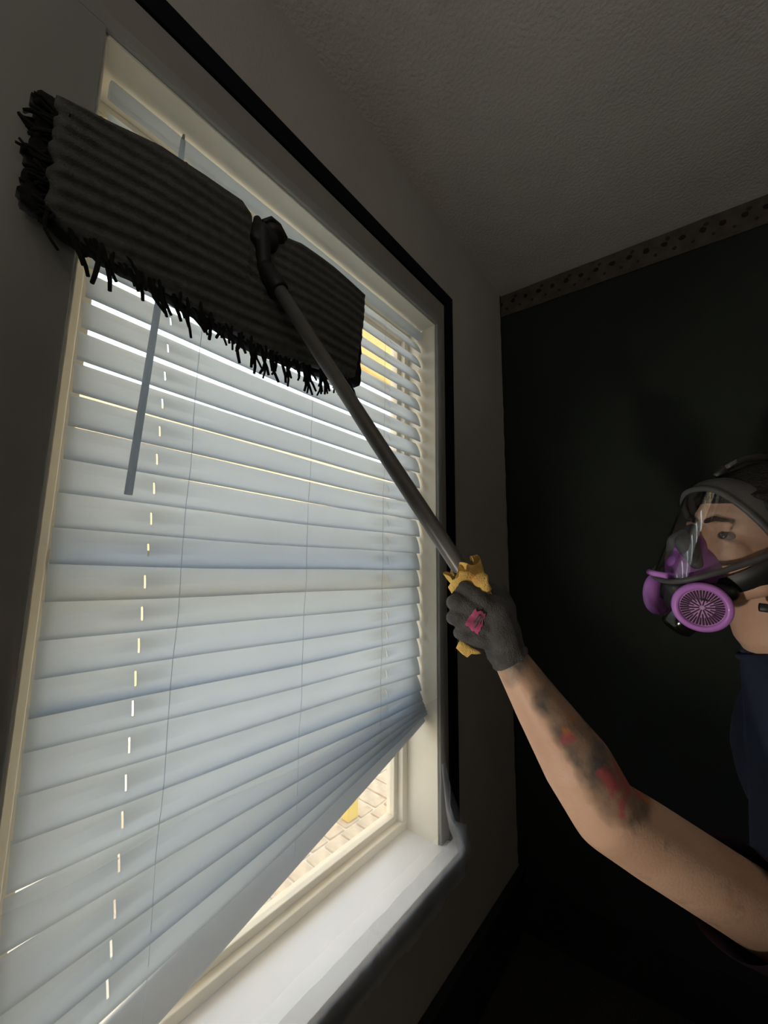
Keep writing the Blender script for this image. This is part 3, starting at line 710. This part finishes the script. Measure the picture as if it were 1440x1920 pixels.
# tattoo ink attribute: inner/upper side of the forearm and lower upper arm
me = bo_.data; ink = me.attributes.new('ink', 'FLOAT', 'POINT')
ax_f = (WR - EL); Lf = ax_f.length; ax_f.normalize(); ax_u = (LS - EL); Lu = ax_u.length; ax_u.normalize()
vals = np.zeros(len(me.vertices), dtype=np.float32)
for v in me.vertices:
    p = v.co - EL
    t = p.dot(ax_f); r = p - ax_f * t
    k = 0.0
    if r.length < 0.085:
        sd = -(r.dot(arm_out)) / 0.038           # + on the side away from the lit lower edge
        def ss(a, b_, x): x = max(0.0, min(1.0, (x - a) / (b_ - a))); return x * x * (3 - 2 * x)
        k = (0.50 + 0.75 * sd) * ss(-0.05, 0.03, t) * (1 - ss(Lf * 1.0, Lf * 1.2, t))
        if t > Lf * 0.7: k = max(k, 0.46 * ss(Lf * 0.7, Lf * 0.85, t) * (1 - ss(Lf * 1.05, Lf * 1.2, t)))
        tu = p.dot(ax_u)
        if tu > 0: k = max(k * (1 - ss(0.03, 0.10, tu)), 0.30 * ss(0, 0.05, tu) * (1 - ss(0.22, 0.28, tu)))
    vals[v.index] = max(0, min(1, k))
ink.data.foreach_set('value', vals)

# face features
for s in (-1, 1):
    bm = B(); ellipsoid(bm, H(0.0725, s * 0.033, -0.001), AX, (0.0112, 0.0118, 0.0074)); e = obj('eye', bm, M['eyewhite'], per, True)
    bm = B(); g_ = FW * 1.0 + SD * 0.45 + UP * 0.10; g_.normalize(); x_, y_, z_ = frame_of(g_)
    ellipsoid(bm, H(0.0725, s * 0.033, -0.001) + g_ * 0.0095, (x_, y_, z_), (0.0063, 0.0063, 0.0034), 16, 8); obj('iris', bm, M['iris'], e, True)
    bm = B(); chain(bm, [H(0.091, s * 0.012, 0.021), H(0.089, s * 0.028, 0.026), H(0.077, s * 0.047, 0.022)], [0.0035, 0.0042, 0.0022], 10); obj('eyebrow', bm, M['brow'], per, True)
bm = B(); ellipsoid(bm, H(0.0945, 0, -0.0675), AX, (0.020, 0.006, 0.0045)); ellipsoid(bm, H(0.0930, 0, -0.0765), AX, (0.018, 0.006, 0.0050)); obj('lips', bm, M['lip'], per, True)
# hair
bm = B()
def hairf(u, v):
    th = u * 2 * PI; ph = v * PI * 0.64
    n = 1 + 0.035 * noise.noise(Vector((th * 3, ph * 6, 0))) 
    f = -0.014 + 0.104 * math.cos(th) * math.sin(ph) * n; s = 0.085 * math.sin(th) * math.sin(ph) * n; u_ = 0.028 + 0.104 * math.cos(ph) * n
    if math.cos(th) > 0.2 and u_ < 0.075: u_ = 0.075 - (0.075 - u_) * 0.25; 
    return H(f, s, u_)
grid(bm, hairf, 48, 24, True); obj('hair', bm, M['hair'], per, True)

# T-shirt
sh = B()
g1 = 0.012
chain(sh, [NKB + Vector((0, 0, -0.030)), mid.lerp(LS, 0.55) + Vector((0, 0, 0.02)), LS + Vector((0, 0, 0.012))], [0.064, 0.060, 0.064])
chain(sh, [NKB + Vector((0, 0, -0.030)), mid.lerp(RSH, 0.6) + Vector((0, 0, -0.005)), RSH], [0.064, 0.060, 0.062])
ellipsoid(sh, chest, TAX, (0.166, 0.116, 0.168), 32, 20); ellipsoid(sh, waist, TAX, (0.148, 0.110, 0.142), 32, 20); ellipsoid(sh, hip + Vector((0, 0, 0.02)), TAX, (0.166, 0.120, 0.100), 32, 20)
chain(sh, [chest, waist, hip + Vector((0, 0, 0.02))], [0.12, 0.11, 0.115])
fused('t_shirt', sh, 0.005, 4, M['shirt'], per)['label'] = 'dark navy T-shirt'
bm = B()
def sleeve(c, d, r0, r1, L_, seed):
    x_, y_, z_ = frame_of(d)
    def f(u, v):
        a = 2 * PI * u; r = r0 + (r1 - r0) * v + 0.004 * noise.noise(Vector((math.cos(a) * 2, math.sin(a) * 2, v * 4 + seed)))
        return c + z_ * L_ * v + (x_ * math.cos(a) + y_ * math.sin(a)) * r
    return f
dU = (EL - LS).normalized()
grid(bm, sleeve(LS - dU * 0.02, dU, 0.060, 0.064, 0.195, 1), 40, 18, True); obj('sleeve', bm, M['sleeve'], per, True)['label'] = 'dark plum short sleeve'
bm = B(); dR = (RE - RSH).normalized()
grid(bm, sleeve(RSH - dR * 0.02, dR, 0.056, 0.060, 0.17, 2), 40, 18, True); obj('sleeve', bm, M['sleeve'], per, True)
# collar band
bm = B(); cp = []
for k in range(33):
    a = 2 * PI * k / 32; cp.append(NKB + Vector((0, 0, -0.012)) + sx * 0.062 * math.cos(a) + sy * 0.064 * math.sin(a) + Vector((0, 0, 0.018 * math.sin(a))))
tube(bm, cp, 0.006, 8); obj('collar_band', bm, M['shirt'], per, True)
# trousers
tr = B(); ellipsoid(tr, hip + Vector((0, 0, -0.01)), TAX, (0.160, 0.116, 0.115), 32, 20)
for s in (-1, 1):
    hj = hip + sx * s * 0.075 + Vector((0, 0, -0.02)); kn = hj + FWH * 0.10; kn.z = 0.085
    an = kn + Vector((0.36, -0.02, 0)); an.z = 0.060
    chain(tr, [hj, hj.lerp(kn, 0.5), kn], [0.092, 0.080, 0.066], 24); chain(tr, [kn, kn.lerp(an, 0.4), an], [0.064, 0.063, 0.050], 24)
fused('trousers', tr, 0.006, 4, M['jeans'], per)['label'] = 'dark blue trousers'
for s in (-1, 1):
    hj = hip + sx * s * 0.075; kn = hj + FWH * 0.10; kn.z = 0.08; an = kn + Vector((0.40, -0.02, 0)); an.z = 0.052; toe = an + Vector((0.13, 0, 0)); toe.z = 0.040
    bm = B(); chain(bm, [an, an.lerp(toe, 0.5), toe], [0.046, 0.044, 0.036], 20); fused('shoe', bm, 0.004, 3, M['blackplastic'], per)

# ---- gloved left hand closed on the handle
gl = B()
KN = [at(872, 1103, 0.512), at(858, 1128, 0.507), at(857, 1158, 0.506), at(868, 1188, 0.508)]      # knuckles index..little
away = (HNDC - CAM).normalized()                       # away from the viewer's side
acr = (at(900, 1150, 0.5) - at(860, 1150, 0.5)).normalized()
KR = [0.0112, 0.0118, 0.0112, 0.0098]
WB = [WR.lerp(HNDC, 0.30) + Vector((0, 0, 0.012)), WR.lerp(HNDC, 0.25), WR.lerp(HNDC, 0.2), WR.lerp(HNDC, 0.15)]
for i in range(4):
    base = at([932, 925, 922, 925][i], [1150, 1165, 1180, 1200][i], 0.512)
    chain(gl, [base, base.lerp(KN[i], 0.55) - away * 0.003, KN[i]], [0.0150, 0.0138, KR[i] * 1.08], 16)
    L1, L2, L3 = [(0.030, 0.022, 0.018), (0.033, 0.024, 0.019), (0.031, 0.022, 0.018), (0.026, 0.018, 0.016)][i]
    p1 = KN[i] + (away * 0.96 - acr * 0.22).normalized() * L1
    p2 = p1 + (away * 0.25 + acr * 0.97).normalized() * L2
    p3 = p2 + (-away * 0.72 + acr * 0.55).normalized() * L3
    chain(gl, [KN[i], p1, p2, p3], [KR[i], KR[i] * 0.94, KR[i] * 0.88, KR[i] * 0.76], 16)
# back of the hand and wrist
chain(gl, [at(936, 1185, 0.517), WR], [0.0285, 0.0265], 20)
chain(gl, [at(925, 1150, 0.518), at(940, 1188, 0.518)], [0.0260, 0.0270], 20)
# thumb leaving the side of the palm, lying over the handle
chain(gl, [at(946, 1176, 0.528), at(950, 1140, 0.545), at(936, 1108, 0.556), at(912, 1100, 0.560)], [0.0175, 0.0135, 0.0115, 0.0095], 16)
gv = fused('glove', gl, 0.0020, 3, M['glove'], per); gv['label'] = 'grey knit work glove'
# glove cuff
bm = B(); dW = (EL - WR).normalized()
grid(bm, sleeve(WR - dW * 0.012, dW, 0.0262, 0.0258, 0.026, 5), 32, 8, True); obj('glove_cuff', bm, M['glove'], gv, True)
# magenta print on the back of the hand (follows the glove surface)
dg = bpy.context.evaluated_depsgraph_get(); dg.update()
from mathutils.bvhtree import BVHTree
bvh = BVHTree.FromPolygons([v.co.copy() for v in gv.data.vertices], [tuple(p.vertices) for p in gv.data.polygons])
pc = [at(u, v, 0.50) for u, v in ((890, 1142), (911, 1150), (897, 1192), (871, 1170))]
bm = B()
def patch(u, v):
    u2 = u + 0.10 * noise.noise(Vector((u * 3, v * 5, 9))) ; v2 = v + 0.12 * noise.noise(Vector((u * 5, v * 3, 4)))
    a = pc[0].lerp(pc[1], u2).lerp(pc[3].lerp(pc[2], u2), v2); d = (a - CAM).normalized()
    hit = bvh.ray_cast(a - d * 0.05, d)
    p = hit[0] if hit[0] is not None else a
    return p - d * (0.0012 + 0.0006 * abs(math.sin(v * 9 + u * 4)))
grid(bm, patch, 14, 18); obj('back_print', bm, M['glovepatch'], gv, True)['label'] = 'magenta rubber print on the back of the glove'
bm = B()
for (u0, v0, u1, v1) in ((0.55, 0.12, 0.42, 0.75), (0.72, 0.20, 0.60, 0.80), (0.88, 0.15, 0.80, 0.55)):
    tube(bm, [patch(u0 + (u1 - u0) * t, v0 + (v1 - v0) * t) for t in (0, 0.25, 0.5, 0.75, 1)], 0.0011, 6)
obj('print_line', bm, M['strap'], gv, True)['label'] = 'pale grey lines in the print'

# ================================================================== THE ORANGE CLOTH held in the fist
bm = B()
x_, y_, z_ = frame_of(pd)
def clothf(u, v):
    a = 2 * PI * u; s = -0.050 + 0.108 * v
    fl = max(0, (v - 0.62) / 0.38)
    r = 0.0165 + 0.0012 * math.sin(5 * a + v * 7)
    r += fl ** 0.8 * (0.0075 + 0.0055 * math.sin(3 * a + 0.7) + 0.0035 * math.sin(7 * a + 2))
    r += (1 - fl) * 0.0 
    p = PB + z_ * s + (x_ * math.cos(a) + y_ * math.sin(a)) * r
    if fl > 0: p += z_ * 0.007 * fl * math.sin(4 * a + 1)
    p += Vector((noise.noise(p * 90), noise.noise(p * 90 + Vector((5, 0, 0))), noise.noise(p * 90 + Vector((0, 5, 0))))) * 0.0022
    return p
grid(bm, clothf, 64, 34, True)
# folded lobes sticking out
def lobe(pts, thick):
    bm2 = [Vector(p) for p in pts]; c = sum(bm2, Vector()) / len(bm2); n = (CAM - c).normalized()
    def ringv(off, sc, k): return [bm.verts.new(c + (p - c) * sc + n * off + n * 0.0015 * math.sin(i * 2.1 + k)) for i, p in enumerate(bm2)]
    rs = [ringv(-thick * 0.8, 0.90, 0), ringv(-thick * 0.3, 1.0, 1), ringv(thick * 0.3, 1.0, 1), ringv(thick * 0.9, 0.72, 2)]
    nn = len(bm2)
    for a, b_ in zip(rs, rs[1:]):
        for k in range(nn): bm.faces.new((a[k], a[(k + 1) % nn], b_[(k + 1) % nn], b_[k]))
    cf = bm.verts.new(c + n * thick * 0.7); cb = bm.verts.new(c - n * thick)
    for k in range(nn): bm.faces.new((rs[-1][k], rs[-1][(k + 1) % nn], cf)); bm.faces.new((rs[0][(k + 1) % nn], rs[0][k], cb))
lobe([at(u, v, 0.512) for u, v in ((861, 1071), (882, 1070), (900, 1080), (896, 1098), (876, 1092), (860, 1096), (847, 1113), (840, 1101), (848, 1088), (859, 1082))], 0.004)
lobe([at(u, v, 0.510) for u, v in ((896, 1076), (905, 1072), (915, 1079), (916, 1092), (922, 1104), (918, 1114), (904, 1118), (898, 1108), (886, 1098), (884, 1084))], 0.007)
lobe([at(u, v, 0.514) for u, v in ((862, 1200), (876, 1206), (884, 1213), (901, 1222), (903, 1226), (893, 1227), (884, 1226), (876, 1233), (866, 1226), (855, 1215))], 0.0035)
cl_ = obj('microfibre_cloth', bm, M['cloth'], None, True)
tag(cl_, 'crumpled orange-yellow cloth wrapped round the handle inside the gloved fist', 'cloth')

# ================================================================== THE RESPIRATOR
res = empty('respirator', tuple(H(0.09, 0, -0.05)), 'clear full-face respirator with purple side filters worn over the face', 'respirator')
def smile(t, a, b_): return a + (b_ - a) * t
# rim curve around the face: angle 0 = top centre
def rim(a, k=1.0, df=0.0):
    s = 0.080 * math.sin(a) * k; u = (0.088 if math.cos(a) > 0 else 0.138) * math.cos(a) * k - 0.012
    f = 0.062 - 0.045 * abs(math.sin(a)) ** 1.6 + (0.015 if math.cos(a) > 0 else 0.025) * abs(math.cos(a)) ** 2 
    return (f + df, s, u)
def visor_pt(a, t):
    """t 0 = rim, 1 = centre line ridge of the lens; the lens is a wrap-around window that juts forward toward its lower edge"""
    f, s, u = rim(a)
    u_low = max(u, -0.094)
    return f, s, u_low
bm = B()
def lens(u, v):
    # u across (-1..1 left-right), v from top (0) to bottom (1)
    x = -1 + 2 * u
    hw = 0.078
    k = max(0.02, 1 - abs(x) ** 2.6) ** 0.52
    top = -0.012 + 0.088 * k; bot = -0.012 - 0.076 * k
    uu = top + (bot - top) * v
    fr0 = 0.100 + 0.040 * v                                     # slopes outward going down
    edge = 0.030
    f = edge + (fr0 - edge) * (1 - abs(x) ** 3.4) ** 0.62
    return H(f, x * hw, uu)
grid(bm, lens, 56, 24); obj('visor', bm, M['visor'], res, True)['label'] = 'clear curved visor'
# black/grey frame around the lens
fp = [lens(0.5 - 0.5 * math.cos(PI * u / 40), 0) for u in range(41)] + [lens(0.5 + 0.5 * math.cos(PI * u / 40), 1) for u in range(0, 40)]
fp.append(fp[0]); fp.append(fp[1])
bm = B(); tube(bm, fp, 0.0048, 8, False); obj('visor_frame', bm, M['rubber'], res, True)['label'] = 'grey frame round the visor'
# face seal: skirt from the frame back to the head
bm = B()
def seal(u, v):
    a = 2 * PI * u
    q0 = Vector((0.030 + 0.058 * abs(math.cos(a)) ** 1.5, 0.078 * math.sin(a), 0.078 * math.cos(a) if math.cos(a) > 0 else 0.080 * math.cos(a)))
    q1 = Vector((0.000 + 0.062 * abs(math.cos(a)) ** 1.5, 0.083 * math.sin(a), 0.098 * math.cos(a) if math.cos(a) > 0 else 0.118 * math.cos(a)))
    q = q0.lerp(q1, v); b_ = 0.004 * math.sin(PI * v); return H(q.x + b_, q.y * (1 + 0.05 * math.sin(PI * v)), q.z)
grid(bm, seal, 64, 10, True); obj('face_seal', bm, M['rubber_black'], res, True)['label'] = 'dark rubber face seal'
# upper brow skirt (translucent looking grey silicone)
bm = B()
def brow_(u, v):
    x = -1 + 2 * u
    p = lens(u, 0); q = H(0.072 - 0.055 * x * x, x * 0.079, -0.006 + 0.104 * max(0.02, 1 - abs(x) ** 2.6) ** 0.52); r = p.lerp(q, v); return r + UP * 0.004 * math.sin(PI * v) + FW * 0.004 * math.sin(PI * v)
grid(bm, brow_, 40, 8); obj('brow_skirt', bm, M['rubber'], res, True)
# inner nose cup
bm = B()
ellipsoid(bm, H(0.094, 0, -0.062), AX, (0.040, 0.040, 0.040), 32, 20); ellipsoid(bm, H(0.102, 0, -0.030), AX, (0.020, 0.026, 0.030), 24, 16)
nc = fused('nose_cup', bm, 0.003, 4, M['nosecup'], res); nc['label'] = 'purple inner nose cup'
bm = B(); chain(bm, [H(0.104, 0, 0.006), H(0.116, 0.010, -0.020), H(0.112, 0.030, -0.052)], [0.009, 0.017, 0.010]); chain(bm, [H(0.104, 0, 0.006), H(0.116, -0.010, -0.020), H(0.112, -0.030, -0.052)], [0.009, 0.017, 0.010])
fused('cup_bridge', bm, 0.002, 3, M['nosegrey'], res)['label'] = 'smoky grey top of the nose cup'
# lower body with exhalation port
bm = B(); ellipsoid(bm, H(0.092, 0, -0.110), AX, (0.042, 0.038, 0.040), 32, 20); chain(bm, [H(0.07, -0.046, -0.092), H(0.120, 0, -0.096), H(0.07, 0.046, -0.092)], [0.014, 0.016, 0.014])
fused('mask_body', bm, 0.003, 4, M['rubber_black'], res)['label'] = 'black lower mask body'
bm = B(); pcn = H(0.104, 0.006, -0.146); dpc = (FW * 0.55 - UP * 0.83).normalized()
tube(bm, [pcn - dpc * 0.012, pcn, pcn + dpc * 0.022, pcn + dpc * 0.026], [0.024, 0.026, 0.022, 0.016], 28); obj('exhalation_port', bm, M['clearcup'], res, True)['label'] = 'smoky clear exhalation cover under the chin'
bm = B(); q0, q1 = H(0.150, -0.024, -0.078), H(0.150, 0.024, -0.078); tube(bm, [q0, H(0.158, 0, -0.078), q1], 0.005, 8); obj('port_bar', bm, M['purple'], res, True)
# filter discs
def filt(c, n, hub):
    n = n.normalized(); x_, y_, z_ = frame_of(n)
    bm = B(); tube(bm, [hub, c - n * 0.010], [0.016, 0.020], 20); root = obj('filter_mount', bm, M['rubber_black'], res, True)
    bm = B()
    prof = [(0.026, -0.014), (0.036, -0.012), (0.0385, -0.004), (0.0380, 0.003), (0.0355, 0.0065), (0.0305, 0.0070), (0.0290, 0.0055), (0.0285, 0.0015), (0.0, 0.0015)]
    rings = []
    for r, hgt in prof[:-1]: rings.append([bm.verts.new(c + n * hgt + (x_ * math.cos(2 * PI * k / 48) + y_ * math.sin(2 * PI * k / 48)) * r) for k in range(48)])
    for a, b_ in zip(rings, rings[1:]):
        for k in range(48): bm.faces.new((a[k], a[(k + 1) % 48], b_[(k + 1) % 48], b_[k]))
    bm.faces.new(rings[0]); bm.faces.new(rings[-1])
    d = obj('filter', bm, M['purple'], res, True); d['label'] = 'purple round filter cap'
    for p in d.data.polygons: p.use_smooth = len(p.vertices) == 4
    bm = B()
    bm.faces.new([bm.verts.new(c + n * 0.0022 + (x_ * math.cos(2 * PI * k / 40) + y_ * math.sin(2 * PI * k / 40)) * 0.0283) for k in range(40)])
    for k in range(40):
        a = 2 * PI * k / 40; r0 = (0.0035, 0.016, 0.010, 0.016)[k % 4]; da = 0.0011
        e = x_ * math.cos(a) + y_ * math.sin(a); t = -x_ * math.sin(a) + y_ * math.cos(a)
        vs = [bm.verts.new(c + n * 0.0022 + e * r0 - t * da * 0.6), bm.verts.new(c + n * 0.0022 + e * 0.0272 - t * da * 1.3), bm.verts.new(c + n * 0.0022 + e * 0.0272 + t * da * 1.3), bm.verts.new(c + n * 0.0022 + e * r0 + t * da * 0.6)]
        vt = [bm.verts.new(v.co + n * 0.0012) for v in vs]
        bm.faces.new(vt)
        for q in range(4): bm.faces.new((vs[q], vs[(q + 1) % 4], vt[(q + 1) % 4], vt[q]))
    me_ = bpy.data.meshes.new('g'); 
    g_ = obj('grille', bm, M['purple_grille'], d); g_.data.materials.append(M['slot'])
    for p in g_.data.polygons:
        if len(p.vertices) == 4: p.material_index = 1
filt(H(0.116, 0.058, -0.118), (FW * 0.50 + SD * 0.85 - UP * 0.10), H(0.10, 0.030, -0.088))
filt(H(0.112, -0.056, -0.118), (FW * 0.50 - SD * 0.85 - UP * 0.10), H(0.10, -0.030, -0.088))
# head harness
for (a, b_) in ((H(0.030, 0.077, 0.062), H(-0.075, 0.055, 0.100)), (H(0.030, -0.077, 0.062), H(-0.075, -0.055, 0.100)), (H(0.020, 0.080, -0.020), H(-0.100, 0.045, 0.010)), (H(0.02, -0.080, -0.020), H(-0.100, -0.045, 0.010)), (H(0.074, 0, 0.100), H(-0.02, 0, 0.142)), (H(0.040, 0.066, -0.105), H(-0.075, 0.060, -0.060))):
    bm = B(); md = a.lerp(b_, 0.5); out_ = (md - H(-0.01, 0, 0.03)).normalized()
    pts = [a, a.lerp(md, 0.5) + out_ * 0.012, md + out_ * 0.016, md.lerp(b_, 0.5) + out_ * 0.012, b_]
    tube(bm, pts, 0.0065, 8, sx=0.35); obj('head_strap', bm, M['rubber_black'], res, True)
    bm = B(); c = pts[1]; x_, y_, z_ = frame_of(pts[2] - pts[0]); Mb = Matrix(((x_.x, z_.x, out_.x, c.x), (x_.y, z_.y, out_.y, c.y), (x_.z, z_.z, out_.z, c.z), (0, 0, 0, 1)))
    box(bm, (-0.010, -0.008, -0.002), (0.010, 0.008, 0.005), 0.0015, Mb); obj('buckle', bm, M['strap'], res, True)
